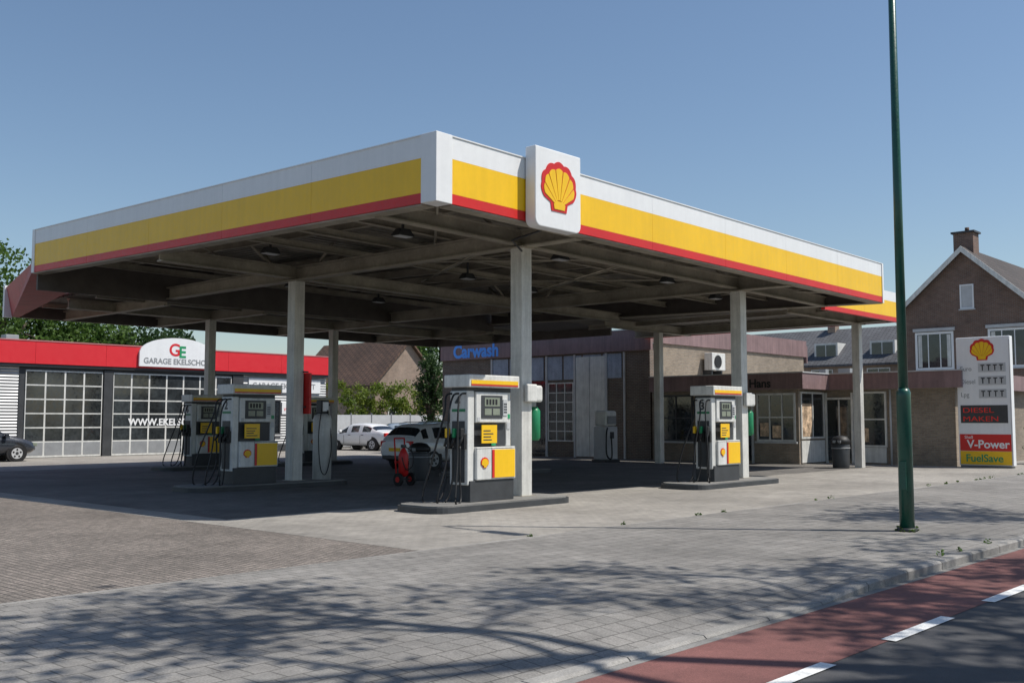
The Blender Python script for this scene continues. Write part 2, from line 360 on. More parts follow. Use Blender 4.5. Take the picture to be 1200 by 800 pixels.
for x,y in [(13.2,15),(13.0,19.2),(17.3,14.4),(18.5,18.5),(21.8,14.6),(21.5,19),(25.6,15.5),(17,24),(25,21),(21,25)]:
    z=w(Vector((x,y,ZB+.3))).z
    g.box('flood_lamp_bracket',DARK,[(x-.02,y-.02,z-.14,x+.02,y+.02,z+.2)])
    g.mesh('flood_lamp',DARK,[(x-.2,y-.13,z-.26),(x+.2,y-.13,z-.26),(x+.2,y+.13,z-.26),(x-.2,y+.13,z-.26),(x-.12,y-.08,z-.12),(x+.12,y-.08,z-.12),(x+.12,y+.08,z-.12),(x-.12,y+.08,z-.12)],
      [(0,3,2,1),(4,5,6,7),(0,1,5,4),(1,2,6,5),(2,3,7,6),(3,0,4,7)])
    g.box('flood_lamp_lens',LGREY,(x-.17,y-.1,z-.275,x+.17,y+.1,z-.262))
RX=32.0
deck('deck_rear',13.35,RX,Y1+.07,34.0,5.25,None)
g.box('roof_rear',CAP,[(13.3,Y1+.07,5.33,RX,34.1,5.45)])
g.box('rear_edge_beam',TRIM,[(13.3,33.95,4.9,RX,34.1,5.32),(RX-.02,24.1,4.9,RX+.08,34.1,5.45)])
g.box('rear_fill_roof',TRIM,[(X1+.02,24.0,5.2,RX-.03,Y1+.05,5.4)])
bx=[]
for x in [15.0,18.3,23.4,28.4]: bx+=ib('y',x,Y1+.1,33.9,5.2,.3,.2)
for y in [30.4]: bx+=ib('x',y,13.5,RX-.1,5.22,.3,.2)
for y in [28.6,32.2]: bx+=ib('x',y,13.5,RX-.1,5.24,.15,.1,.015,.015)
g.box('rear_girders',STEEL,bx)
FR=mat('faded_red',(.40,.06,.06),.55,var=.15)
g.mesh('red_end_soffit',FR,[(13.3,34.0,4.9),(13.1,34.0,5.85),(11.1,Y1+.01,5.70),(11.1,Y1+.01,5.44),(12.7,Y1+.01,5.40),(13.5,33.95,4.9)],[(0,1,2,3),(0,3,4,5)])
g.box('red_end_edge',WHITE,(13.05,34.0,4.88,13.3,34.12,5.9))
E0,E1,EY0,EY1=28.6,34.2,13.6,24.0
strips('fascia_ext','-Y',E0+.02,E1-.05,EY0,4.88,.98,None)
strips('fascia_ext_end','+X',EY0+.14,EY1,E1,4.88,.98,None)
g.box('ext_back_frame',TRIM,[(E0+.02,EY0+.125,4.884,E1-.2,EY0+.18,5.5),(E1-.19,EY0+.14,4.884,E1-.125,EY1,5.5)])
g.box('ext_corner',WHITE,(E1-.05,EY0-.01,4.87,E1+.01,EY0+.13,5.87))
deck('deck_ext',E0-.0,E1-.2,EY0+.19,EY1,5.2,None)
g.box('roof_ext',CAP,(E0+.02,EY0+.19,5.3,E1-.2,EY1,5.4))
bx=ib('x',14.8,E0,E1-.2,5.15,.3,.2)+ib('x',21.8,E0,E1-.2,5.15,.3,.2)+ib('y',33.5,EY0+.2,EY1,5.17,.3,.2)+ib('y',30.5,EY0+.2,EY1,5.17,.16,.1)
g.box('ext_girders',STEEL,bx)
LW,LH=1.26,1.42
F=frame((13.22,11.80,4.97),'-Y')
R_=.14
P=[(0,R_)]+[(R_-R_*math.cos(t),R_-R_*math.sin(t)) for t in np.linspace(.2,math.pi/2,6)]+[(LW-R_+R_*math.sin(t),R_-R_*math.cos(t)) for t in np.linspace(0,math.pi/2,6)]+[(LW,LH),(0,LH)]
g.poly('logo_box',WHITE,P,0,.24,Fm=F,bevel=.02)
shell_logo(g,'logo',F,LW/2,.76,.94,.24)
g.done()

# ------------------------------------------------------------------ pumps
def hose(g,pts,r=.018):
    P=[Vector(p) for p in pts]; out=[]
    n=len(P)
    for i in range(n-1):
        p0=P[max(i-1,0)];p1=P[i];p2=P[i+1];p3=P[min(i+2,n-1)]
        for k in range(6):
            t=k/6; out.append(.5*((2*p1)+(p2-p0)*t+(2*p0-5*p1+4*p2-p3)*t*t+(3*p1-p0-3*p2+p3)*t**3))
    out.append(P[-1]); g.tube('hose',BLACK,out,r,8)
def pump(x,y,num,z=.13):
    g=G('fuel_pump',Matrix.Translation((x,y,z)))
    g.box('base',DARK,[(0.02,.04,0,1.18,.56,.38)],.01)
    g.box('lower_cabinet',WHITE2,[(.16,.01,.385,1.2,.59,.98)],.02)
    g.box('cabinet_seams',DARK,[(.545,.006,.40,.551,.02,.97),(.17,.006,.955,1.19,.02,.961)])
    g.box('end_tower',WHITE2,[(-.02,.07,.30,.155,.53,2.0)],.02)
    g.box('tower_recess',DARK,[(-.03,.14,.35,-.019,.46,1.45)])
    g.box('mid_section',DARK,[(.18,.12,.985,1.02,.48,1.42)],.01)
    g.box('right_leg',WHITE2,[(1.03,.1,.985,1.16,.5,2.0)],.015)
    g.box('head',WHITE2,[(.17,.04,1.42,1.02,.56,1.98)],.02)
    g.box('header',WHITE2,[(-.08,-.03,2.06,1.27,.63,2.29)],.02)
    g.box('header_neck',DARK,[(.0,.1,1.98,1.15,.5,2.06)])
    for F,s in ((frame((0,0,0),'-Y'),1),(frame((1.2,.6,0),'+Y'),-1)):
        g.box('header_stripe_yellow',YEL,[(-.03,2.12,.034,1.22,2.19,.04)],Fm=F)
        g.box('header_stripe_red',RED,[(-.03,2.09,.034,1.22,2.115,.04)],Fm=F)
        if s==1:
            g.box('yellow_panel',YEL,[(.62,.42,-.008,1.17,.93,.0)],Fm=F)
            g.box('red_line',RED,[(.56,.42,-.008,.615,.93,.001)],Fm=F)
            shell_logo(g,'pump_logo',F,.36,.70,.2,-.009)
            g.box('display_bezel',DARK,[(.3,1.5,-.038,.86,1.92,-.03)],Fm=F)
            g.box('display_lcd',LCD,[(.38,1.72,-.03,.78,1.88,-.024),(.38,1.56,-.03,.56,1.68,-.024),(.6,1.56,-.03,.78,1.68,-.024)],Fm=F)
            g.box('digits',BLACK,[(.42+.08*i,1.75,-.024,.47+.08*i,1.85,-.02) for i in range(4)],Fm=F)
            g.box('keypad',LGREY,[(.88,1.55,-.038,.99,1.85,-.028)],Fm=F)
            g.box('key_buttons',DARK,[(.895+.03*(i%3),1.6+.05*(i//3),-.028,.915+.03*(i%3),1.63+.05*(i//3),-.024) for i in range(12)],Fm=F)
            g.box('notice_board',YEL,[(.28,1.05,-.02,.68,1.38,0)],Fm=F)
            g.box('notice_text',DARK,[(.32,1.1+.055*i,.0,.32+.30*random.uniform(.6,1),1.12+.055*i,.003) for i in range(4)],Fm=F)
            g.box('stickers',LGREY,[(.2,1.44,-.038,.27,1.52,-.034),(1.05,1.3,-.098,1.13,1.42,-.09)],Fm=F)
            g.box('stickers',GRN,[(1.05,1.5,-.098,1.13,1.58,-.09),(.62,1.0,-.10,.74,1.08,-.09)],Fm=F)
        else:
            g.box('yellow_panel',YEL,[(.05,.42,-.008,.6,.93,.0)],Fm=F)
            g.box('display_bezel',DARK,[(.3,1.5,-.038,.86,1.92,-.03)],Fm=F)
    FX=frame((-.02,.53,0),'-X')
    g.text('pump_number',DARK,num,FX,.14,1.72,.003,.26,ext=.003,bold=.008)
    g.box('tower_label',GREENB,[(.06,1.62,-.0,.4,1.67,.006)],Fm=FX)
    for i,yy in enumerate((.12,.3,.48)):
        g.box('nozzle_holster',BLACK,[(-.10,yy-.045,.95,-.03,yy+.045,1.22)],.012)
        g.tube('nozzle',BLACK,[(-.08,yy,1.25),(-.13,yy,1.12),(-.20,yy,1.0)],[.03,.035,.02],8)
        g.box('nozzle_guard',[BLACK,GREENB,YEL][i],[(-.17,yy-.03,1.15,-.07,yy+.03,1.32)],.015)
        o=(-.30-.09*i)
        j=lambda:random.uniform(-.05,.05)
        hose(g,[(-.0,yy,1.95),(-.16,yy,1.9),(-.28+j(),yy-.05+j(),1.55),(o+j(),yy-.12*(1-i)+j(),.75),(o-.12+j(),yy-.2*(1-i)+j(),.05),(o+.12,yy+j(),.04),(-.16,yy,.45),(-.16,yy,1.0)])
    hose(g,[(1.18,.5,1.95),(1.32,.45,1.7),(1.36,.4,.9),(1.3,.3,.15),(1.2,.25,.3)])
    g.done()
def island(x0,y0,x1,y1):
    g=G('pump_island'); r=(y1-y0)/2*.6; P=[]
    for cx,cy,a in ((x1-r,y0+r,-90),(x1-r,y1-r,0),(x0+r,y1-r,90),(x0+r,y0+r,180)):
        for k in range(7): t=math.radians(a+15*k); P.append((cx+r*math.cos(t),cy+r*math.sin(t)))
    g.poly('kerb_edge',DARK,P,0,.105); P2=[(x0+(x1-x0)/2+(px-(x0+x1)/2)*.975,(y0+y1)/2+(py-(y0+y1)/2)*.93) for px,py in P]
    g.poly('top',CONC,P2,.08,.13); g.done()
island(12.0,12.72,15.75,13.95); island(20.2,12.72,24.2,13.95); island(11.9,20.3,16.3,21.55); island(20.2,20.3,24.2,21.55)
pump(13.1,13.0,'4'); pump(21.35,13.0,'3'); pump(13.0,20.5,'2'); pump(21.2,20.5,'1')
island(16.4,29.7,19.4,30.9); pump(17.5,30.0,'6'); island(20.6,29.7,24.0,30.9); pump(21.9,30.0,'5')
def coldisp(x,y):
    g=G('towel_dispenser'); g.box('box',WHITE2,[(x-.1,y-.26,1.95,x+.2,y-.16,2.3)],.03)
    g.box('side_box',WHITE2,[(x+.16,y-.25,1.95,x+.38,y+.1,2.28)],.05)
    g.tube('green_canister',GREENB,[(x+.3,y-.08,1.2),(x+.3,y-.08,1.25),(x+.3,y-.08,1.78),(x+.3,y-.08,1.86)],[.09,.12,.12,.06],12)
    g.box('bracket',DARK,[(x+.15,y-.1,1.4,x+.2,y-.05,1.7)]); g.done()
coldisp(15.0,13.5); coldisp(23.4,13.5); coldisp(23.4,21.0)
g=G('hanging_sign'); g.box('panel',RED,(15.18,20.65,1.75,15.24,20.95,2.75)); g.box('arm',DARK,[(15.1,20.78,2.76,15.24,20.82,2.8),(15.14,20.78,1.9,15.18,20.82,1.94)]); g.done()
g=G('air_water_unit'); g.tube('body',WHITE2,[(15.85,21.0,.13),(15.85,21.0,1.62),(15.85,21.0,1.72),(15.85,21.0,1.76)],[.235,.235,.2,.1],24)
g.box('top_unit',DARK,[(15.73,20.88,1.76,15.97,21.12,2.1)],.03); g.box('top_label',WHITE,[(15.76,20.872,1.82,15.94,20.879,2.05)])
hose(g,[(15.72,20.86,1.9),(15.55,20.75,1.2),(15.6,20.72,.4),(15.8,20.74,.3),(15.95,20.75,1.0),(15.9,20.86,1.85)],.012); g.done()
def bin_(x,y,h=1.0,r=.29):
    g=G('litter_bin'); g.tube('drum',DARK,[(x,y,0),(x,y,.04),(x,y,h*.72),(x,y,h*.74)],[r*.86,r*.9,r,r*.96],20)
    g.tube('lid',BLACK,[(x,y,h*.76),(x,y,h*.86),(x,y,h*.97),(x,y,h)],[r*1.05,r*1.03,r*.7,r*.2],20)
    g.box('opening',GREY,[(x-r*1.02,y-.14,h*.78,x-r*.9,y+.14,h*.86)]); g.tube('band',GREY,[(x,y,h*.60),(x,y,h*.64)],r*1.02,20); g.done()
bin_(18.6,20.4); bin_(32.7,15.1,1.08,.3)
g=G('fire_extinguisher_trolley',Matrix.Translation((16.8,19.0,0)))
g.tube('tank',RED,[(0,0,.22),(0,0,.28),(0,0,.75),(0,0,.86),(0,0,.92)],[.06,.12,.12,.07,.03],16)
for s in (-.2,.2):
    g.tube('wheel',BLACK,[(s-.03,-.05,.16),(s+.03,-.05,.16)],.16,16); g.tube('hub',RED,[(s-.04,-.05,.16),(s+.04,-.05,.16)],.07,10)
    g.tube('frame_rail',RED,[(s,.02,.16),(s*.8,.12,.7),(s*.8,.16,1.15)],.018,8)
g.tube('handle',RED,[(-.16,.16,1.15),(.16,.16,1.15)],.018,8); g.tube('axle',DARK,[(-.2,-.05,.16),(.2,-.05,.16)],.015,8)
g.box('cross_bar',RED,[(-.18,.1,.55,.18,.13,.6),(-.18,.02,.24,.18,.05,.28)])
g.box('valve',DARK,[(-.06,-.04,.92,.06,.04,1.0)],.01)
hose(g,[(.05,0,.95),(.2,-.1,.8),(.18,-.14,.5),(-.05,-.16,.4),(-.16,-.12,.7)],.014); g.done()

# ------------------------------------------------------------------ street lamp
g=G('street_lamp'); x,y=14.9,5.9
g.tube('lower_mast',GREEN,[(x,y,-.05),(x,y,1.95),(x,y,2.0),(x,y,2.06)],[.105,.10,.10,.075],20)
g.tube('mast',GREEN,[(x,y,2.06),(x,y,5),(x,y,10.2)],[.07,.062,.045],16)
g.tube('base_ring',DARK,[(x,y,-.01),(x,y,.05)],.14,20)
g.tube('arm',GREEN,[(x,y,10.2),(x,y-.1,10.45),(x,y-.5,10.6),(x,y-1.2,10.65)],.035,10)
g.box('luminaire',LGREY,[(x-.13,y-1.9,10.58,x+.13,y-1.15,10.74)],.04)
g.box('hatch',GREEN,[(x-.112,y-.05,.6,x-.10,y+.05,1.0)]); g.done()

# ------------------------------------------------------------------ price sign
g=G('price_sign'); F=frame((36.4,12.55,0),'-X'); W=1.75
g.box('body',WHITE,[(0,.06,-.3,W,4.42,0)],.03,Fm=F); g.box('foot',CONC,[(.05,0,-.32,W-.05,.06,.02)],Fm=F)
shell_logo(g,'sign_logo',F,.86,3.98,.76,.002)
for i,(t,zz) in enumerate((('Euro',3.22),('Diesel',2.78),('Lpg',2.34))):
    g.text('label',GREY,t,F,.12,zz+.05,.002,.22,sx=.9); g.box('price_box',LGREY,[(.72,zz,.0,1.6,zz+.30,.012)],Fm=F)
    g.box('price_digits',DARK,[(.84+.2*k,zz+.05,.012,.88+.2*k,zz+.25,.016) for k in range(4)]+[(.8+.2*k,zz+.21,.017,.93+.2*k,zz+.25,.02) for k in range(4)],Fm=F)
g.box('led_board',DARK,[(.1,1.5,0,1.62,2.1,.012)],Fm=F)
g.text('led_text',LED,'DIESEL',F,.16,1.85,.014,.24,sx=1.45,bold=.0); g.text('led_text',LED,'MAKEN',F,.16,1.56,.014,.24,sx=1.45,bold=.0)
g.box('red_panel',RED,[(.05,.56,0,W-.05,1.12,.012)],Fm=F); g.text('label',WHITE,'V-Power',F,.28,.66,.014,.38,bold=.008); g.text('label',WHITE,'Shell',F,.2,.97,.014,.15)
g.box('yellow_panel',YEL,[(.05,.1,0,W-.05,.55,.012)],Fm=F); g.text('label',GRN,'FuelSave',F,.22,.2,.014,.35,bold=.006)
g.box('side_strip',LGREY,[(W-.035,.1,0,W-.005,4.3,.01)],Fm=F); g.done()

# ------------------------------------------------------------------ garage building
g=G('garage_building'); YF=44.4
g.box('walls',CORR,(9,YF,0,33.7,60,4.7)); g.box('roof',CAP,(9,YF,4.7,33.7,60,4.82))
g.box('red_band',REDF,[(9+i*3.1,YF-.25,3.98,9+i*3.1+3.09,YF-.005,4.93) for i in range(8)])
g.box('band_soffit',DARK,[(9,YF-.2,3.86,33.7,YF-.005,3.975)])
g.box('band_cap',mat('cap_pink',(.5,.2,.2),.5),[(9,YF-.27,4.935,33.82,YF+.1,4.98)])
g.box('plinth',DARK,[(9,YF-.03,0,17.8,YF-.005,.35),(28.6,YF-.03,0,33.7,YF-.005,.35)])
F=frame((0,YF,0),'-Y')
g.box('door_surround',DARK,[(17.75,0,.0,28.6,3.86,.03)],Fm=F)
def secdoor(x0,x1,nc):
    g.box('door_panel',WHITE2,[(x0,.02,.03,x1,3.72,.07)],Fm=F)
    nr=6; hh=3.62/nr; b=[];d=[]
    for r in range(nr):
        for c in range(nc):
            ww=(x1-x0)/nc
            box=(x0+c*ww+.04,.07+r*hh+.035,.072,x0+(c+1)*ww-.04,.07+(r+1)*hh-.03,.078)
            (d if r==0 else b).append(box)
    g.box('door_glass',GLASS2,b,Fm=F); g.box('door_lower',GREY,d,Fm=F)
secdoor(18.0,21.35,4); secdoor(21.85,27.9,7)
g.box('door_posts',DARK,[(21.4,0,.03,21.8,3.8,.12),(27.95,0,.03,28.55,3.8,.12)],Fm=F)
g.text('door_text',WHITE,'WWW.EKELSCHOTGARAGE.NL',F,22.6,1.36,.085,.44,bold=.012)
g.box('wall_sign',WHITE,[(28.9,3.0,.02,33.3,3.7,.06)],Fm=F); g.text('wall_sign_text',GREY,'GARAGE EKELSCHOT',F,29.1,3.2,.062,.4,bold=.006)
g.box('wall_sign',WHITE,[(30.9,1.9,.02,33.4,2.5,.06)],Fm=F); g.text('wall_sign_text',REDF,'WWW.EKELSCHOT.NL',F,31.0,2.05,.062,.25)
window(g,'side_window',F,29.2,.9,1.6,1.7,2,1,DARK)
P=[(22.9,4.05)]+[(24.85-1.95*math.cos(t),4.65+.78*math.sin(t)) for t in np.linspace(.1,math.pi-.1,17)]+[(26.8,4.05)]
g.poly('arch_sign',WHITE,P,.27,.37,Fm=F); g.text('arch_sign_text',GREY,'GARAGE EKELSCHOT',F,23.1,4.2,.375,.36,bold=.008,sx=.98)
g.text('arch_logo',REDF,'G',F,24.35,4.6,.375,.8,bold=.015); g.text('arch_logo',GRN,'E',F,24.85,4.53,.375,.75,bold=.02)
for x,y,h in ((19.5,50,.8),(26,52,.7),(31,50,.6)): g.box('roof_vent',GREY,[(x-.3,y-.3,4.8,x+.3,y+.3,4.8+h)],.03)
g.done()

# ------------------------------------------------------------------ car wash + shop
g=G('station_shop_building'); XF=34.5
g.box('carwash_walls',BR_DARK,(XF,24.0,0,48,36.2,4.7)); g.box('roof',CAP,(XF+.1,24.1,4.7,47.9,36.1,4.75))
g.box('carwash_fascia',PINKB,[(XF-.15,23.85,4.45,XF-.005,36.3,5.3),(XF-.15,36.2,4.45,48,36.3,5.3),(48.0,23.85,4.45,48.1,36.3,5.3)])
g.box('upper_fascia',PINKB,[(XF-.0,23.85,4.75,48,23.995,5.55)])
g.box('fascia_cap',LGREY,[(XF-.18,23.8,5.3,XF+.05,36.3,5.34)])
g.box('upper_brick_front',BR_SHOP,[(35.2,23.93,3.3,47.8,23.99,4.745)])
F=frame((XF,36.2,0),'-X')
g.text('carwash_text',BLUE,'Carwash',F,.9,4.56,.16,.84,bold=.03)
BLG=mat('bluish_panel',(.30,.37,.48),.3,var=.12,streak=.2)
g.box('transom_panels',BLG,[(3.4+i*1.07,3.35,.01,4.37+i*1.07,4.38,.03) for i in range(7)],Fm=F)
g.box('bay_frames',LGREY,[(3.3,0,.005,3.4,4.42,.07),(5.0,0,.005,5.1,4.42,.07),(6.65,0,.005,6.75,4.42,.07),(8.25,0,.005,8.35,4.42,.07),(9.95,0,.005,10.05,4.42,.07),(10.9,0,.005,10.98,4.42,.07)],Fm=F)
g.box('bay_doors',BLG,[(3.42,.05+.55*i,.01,4.98,.58+.55*i,.03) for i in range(6)],Fm=F); g.box('bay_opening',GLASS,[(5.12,.05,.01,6.63,3.3,.03)],Fm=F)
g.box('tall_white_door',WHITE2,[(8.37,.05,.01,9.1,4.3,.05),(9.13,.05,.01,9.93,4.3,.05)],Fm=F)
window(g,'bay_window',F,6.8,.7,1.4,2.5,3,6,WHITE2,GLASS2,.05,False,.04)
ZT=3.3
g.box('shop_walls',BR_SHOP,[(XF,17.5,0,45,23.9,3.0),(36.6,12.7,0,45,17.49,3.0)])
g.box('shop_roof',CAP,[(XF-.2,17.3,3.0,45.1,23.9,ZT-.03),(36.4,12.5,3.0,45.1,17.29,ZT-.03)])
g.box('shop_fascia',PINKB,[(XF-.35,17.15,2.72,XF-.21,23.8,ZT),(XF-.21,17.15,2.72,36.25,17.29,ZT),(36.25,12.35,2.72,36.39,17.28,ZT),(36.39,12.35,2.72,45.2,12.49,ZT)])
g.box('shop_soffit',WHITE2,[(XF-.2,17.3,2.72,XF-.002,23.8,2.78),(36.4,12.5,2.72,36.598,17.29,2.78)])
g.box('fascia_cap',LGREY,[(XF-.38,17.12,ZT,XF-.18,23.8,ZT+.04),(XF-.18,17.12,ZT,36.22,17.31,ZT+.04),(36.22,12.32,ZT,36.42,17.31,ZT+.04)])
F=frame((XF,24,0),'-X')
g.text('shop_name',BLACK,'Hans',F,4.7,2.8,.365,.44,bold=.01)
for i,(x0,ww) in enumerate(((.5,1.5),(2.2,1.3))): window(g,'shop_window',F,x0,.8,ww,1.75,2,2,DARK)
g.box('entry_door_frame',LGREY,[(3.65,0,.005,3.73,2.6,.06),(4.6,0,.005,4.68,2.6,.06),(3.73,2.5,.005,4.6,2.6,.06)],Fm=F); g.box('entry_door_glass',GLASS,[(3.74,.08,.005,4.59,2.49,.03)],Fm=F)
window(g,'shop_window',F,4.85,.85,1.5,1.7,3,2,WHITE2); g.box('window_posters',PAPER,[(4.95,1.0,.014,5.3,1.5,.02),(5.45,.95,.014,5.8,1.4,.02)],Fm=F)
F=frame((XF,17.5,0),'-Y')
g.box('white_panel',WHITE2,[(.12,.05,.005,1.98,.85,.05)],Fm=F); window(g,'entry_window',F,.15,.95,1.8,1.65,2,1,WHITE2,sill=False)
g.box('poster',PAPER,[(.22,1.0,.014,.98,2.2,.022)],Fm=F)
F=frame((36.6,17.5,0),'-X')
g.box('glazing_base',WHITE2,[(1.25,.05,.005,2.35,.6,.05)],Fm=F)
g.box('door_glass',GLASS,[(.12,.1,.005,1.05,2.35,.03)],Fm=F); g.box('door_frame',WHITE2,[(.04,0,.005,.115,2.62,.07),(1.055,0,.005,1.13,2.62,.07),(.12,2.36,.005,1.05,2.44,.07),(.56,.1,.03,.61,2.35,.05)],Fm=F)
window(g,'shop_window',F,1.25,.65,1.1,1.95,1,2,WHITE2,sill=False); g.box('window_posters',PAPER,[(1.35,.8,.014,1.7,1.3,.02)],Fm=F)
g.tube('downpipe',LGREY,[(36.52,14.95,0),(36.52,14.95,2.7)],.04,8)
g.box('ac_unit',WHITE2,[(38.3,23.4,3.75,39.4,23.8,4.5)],.03); g.tube('ac_fan',BLACK,[(38.75,23.39,4.12),(38.75,23.36,4.12)],.28,20)
g.box('ac_bracket',DARK,[(38.4,23.5,3.3,38.5,23.93,3.745),(39.2,23.5,3.3,39.3,23.93,3.745)])
g.box('roof_vents',GREY,[(40,18,3.27,40.5,18.5,3.7),(42,20,3.27,42.3,20.3,3.8)])
g.done()
g=G('vacuum_machine',Matrix.Translation((31.0,23.6,0)))
g.box('body',LGREY,[(0,0,.1,.75,.6,1.35)],.04); g.box('head',WHITE2,[(.02,.02,1.37,.73,.58,1.95)],.08); g.box('base',DARK,[(-.05,-.05,0,.8,.65,.1)])
g.box('label',GREY,[(.1,-.006,1.45,.65,.0,1.75)]); g.box('coin_slot',DARK,[(.25,-.01,.9,.5,-.001,1.15)])
hose(g,[(.1,.0,1.3),(-.1,-.1,1.0),(-.15,-.15,.3),(.1,-.2,.2),(.2,-.1,1.0)],.03); g.done()

# ------------------------------------------------------------------ houses
def gable(g,part,wall,roof,x0,x1,y0,y1,ze,za,ridge='x',ov=.3,th=.15,barge=None):
    if ridge=='x':
        ym=(y0+y1)/2; P=[(y0,0),(y1,0),(y1,ze),(ym,za),(y0,ze)]
        V=[(x0,a,b) for a,b in P]+[(x1,a,b) for a,b in P]
        sl=(za-ze)/(ym-y0); E=[(y0-ov,ze-sl*ov),(ym,za),(y1+ov,ze-sl*ov)]
        mk=lambda x,a,b:(x,a,b); c0,c1=x0-ov,x1+ov
    else:
        xm=(x0+x1)/2; P=[(x0,0),(x1,0),(x1,ze),(xm,za),(x0,ze)]
        V=[(a,y0,b) for a,b in P]+[(a,y1,b) for a,b in P]
        sl=(za-ze)/(xm-x0); E=[(x0-ov,ze-sl*ov),(xm,za),(x1+ov,ze-sl*ov)]
        mk=lambda y,a,b:(a,y,b); c0,c1=y0-ov,y1+ov
    F=[(0,1,2,3,4),(5,6,7,8,9),(0,1,6,5),(1,2,7,6),(2,3,8,7),(3,4,9,8),(4,0,5,9)]
    g.mesh(part+'_walls',wall,V,F)
    for i in (0,1):
        a,b=E[i],E[i+1]; V=[]
        for c in (c0,c1): V+=[mk(c,a[0],a[1]+.02),mk(c,b[0],b[1]+.02),mk(c,b[0],b[1]+.02+th),mk(c,a[0],a[1]+.02+th)]
        g.mesh(part+'_roof',roof,V,[(0,1,2,3),(4,5,6,7),(0,1,5,4),(1,2,6,5),(2,3,7,6),(3,0,4,7)])
        if barge:
            V=[]
            for c in (c0-.05,c0-.004): V+=[mk(c,a[0],a[1]-.12),mk(c,b[0],b[1]-.12),mk(c,b[0],b[1]+.2),mk(c,a[0],a[1]+.2)]
            g.mesh(part+'_bargeboard',barge,V,[(0,1,2,3),(4,5,6,7),(0,1,5,4),(1,2,6,5),(2,3,7,6),(3,0,4,7)])
g=G('brick_house'); gable(g,'house',BR_HOUSE,TILE,57,68,15.8,22.4,7.75,10.75,'x',.35,.18,WHITE2)
F=frame((57,22.4,0),'-X')
window(g,'attic_window',F,3.1,7.6,.65,1.25,1,1,WHITE,LGREY)
window(g,'bedroom_window',F,.65,4.4,1.95,1.95,3,1,WHITE,GLASS,.12); window(g,'bedroom_window',F,4.5,4.4,1.9,1.95,3,1,WHITE,GLASS,.12)
window(g,'ground_window',F,.65,1.0,1.95,1.7,3,1,WHITE); window(g,'ground_window',F,4.4,1.0,1.7,1.7,2,1,WHITE)
g.box('curtains',WHITE2,[(.75,4.5,.013,.95,6.25,.018),(2.3,4.5,.013,2.5,6.25,.018),(4.6,4.5,.013,4.8,6.25,.018)],Fm=F)
g.box('lintels',LGREY,[(.5,6.45,.0,2.75,6.62,.12),(4.35,6.45,.0,6.5,6.62,.12)],Fm=F)
F=frame((57,15.8,0),'-Y'); window(g,'side_window',F,2,4.4,1.6,1.8,2,1,WHITE); window(g,'side_window',F,6,4.4,1.6,1.8,2,1,WHITE)
g.box('chimney',BR_HOUSE,[(57.6,18.75,10.2,58.5,19.8,11.8)]); g.box('chimney_cap',DARK,[(57.5,18.65,11.8,58.6,19.9,11.9)])
g.tube('chimney_pot',TILEB,[(58.05,19.2,11.9),(58.05,19.2,12.15)],.12,10); g.done()
g=G('brick_house'); gable(g,'house',BR_FAR,TILEB,43.4,49.2,52,61,4.0,6.9,'y',.3,.15)
F=frame((43.4,52,0),'-Y'); window(g,'window',F,1.2,1.2,1.2,1.2,2,1); g.done()
g=G('terraced_house'); gable(g,'house',BR_FAR,TILEG,70,78,22,48,5.6,8.3,'y',.3,.15)
F=frame((70,48,0),'-X')
for i in range(6): window(g,'window',F,1+4.2*i,3.9,1.6,1.3,2,1); window(g,'window',F,1+4.2*i,1,1.6,1.5,2,1)
for i in range(6):
    yy=46.2-4.2*i; g.box('dormer',WHITE2,[(70.7,yy-.9,6.0,73,yy+.9,7.2)]); g.box('dormer_glass',GLASS,[(70.68,yy-.75,6.15,70.698,yy+.75,7.05)])
    g.box('dormer_bar',WHITE2,[(70.66,yy-.03,6.15,70.679,yy+.03,7.05)])
g.box('chimneys',BR_FAR,[(73.6,y-.3,8,74.3,y+.3,9.2) for y in (26,34.5,43)]); g.done()
g=G('panel_fence'); g.box('panels',LGREY,[(34.5+i*1.52,47.0,.1,36.0+i*1.52,47.05,1.9) for i in range(9)]); g.box('posts',GREY,[(34.46+i*1.52,46.97,0,34.51+i*1.52,47.08,2.0) for i in range(10)]); g.done()
g=G('safety_bollards')
for x,y in ((11.2,30.6),(11.2,31.6)): g.tube('bollard',BLACK,[(x,y,0),(x,y,.95),(x,y,1.0)],[.07,.07,.03],10)
g.done()

# ------------------------------------------------------------------ vegetation
def leafmesh(part,g,m,cent,rad,per,size):
    cent=np.asarray(cent,float); N=len(cent)*per
    c=np.repeat(cent,per,axis=0); d=rng.normal(size=(N,3)); d/=np.linalg.norm(d,axis=1)[:,None]
    c=c+d*(rng.random((N,1))**.5)*rad*(.6+.8*np.repeat(rng.random((len(cent),1)),per,axis=0))
    a=rng.normal(size=(N,3)); a/=np.linalg.norm(a,axis=1)[:,None]; b=np.cross(a,rng.normal(size=(N,3))); b/=np.linalg.norm(b,axis=1)[:,None]
    s=size*(.6+.8*rng.random((N,1)))
    V=np.stack([c-a*s*.5,c+b*s*.28,c+a*s*.5,c-b*s*.28],axis=1).reshape(-1,3)
    me=bpy.data.meshes.new(part); me.vertices.add(4*N); me.vertices.foreach_set('co',V.ravel()); me.loops.add(4*N); me.loops.foreach_set('vertex_index',np.arange(4*N))
    me.polygons.add(N); me.polygons.foreach_set('loop_start',np.arange(N)*4); me.polygons.foreach_set('loop_total',np.full(N,4)); me.update(); me.validate()
    me.materials.append(m); ob=bpy.data.objects.new(part,me); COL.objects.link(ob); g.o.append(ob)
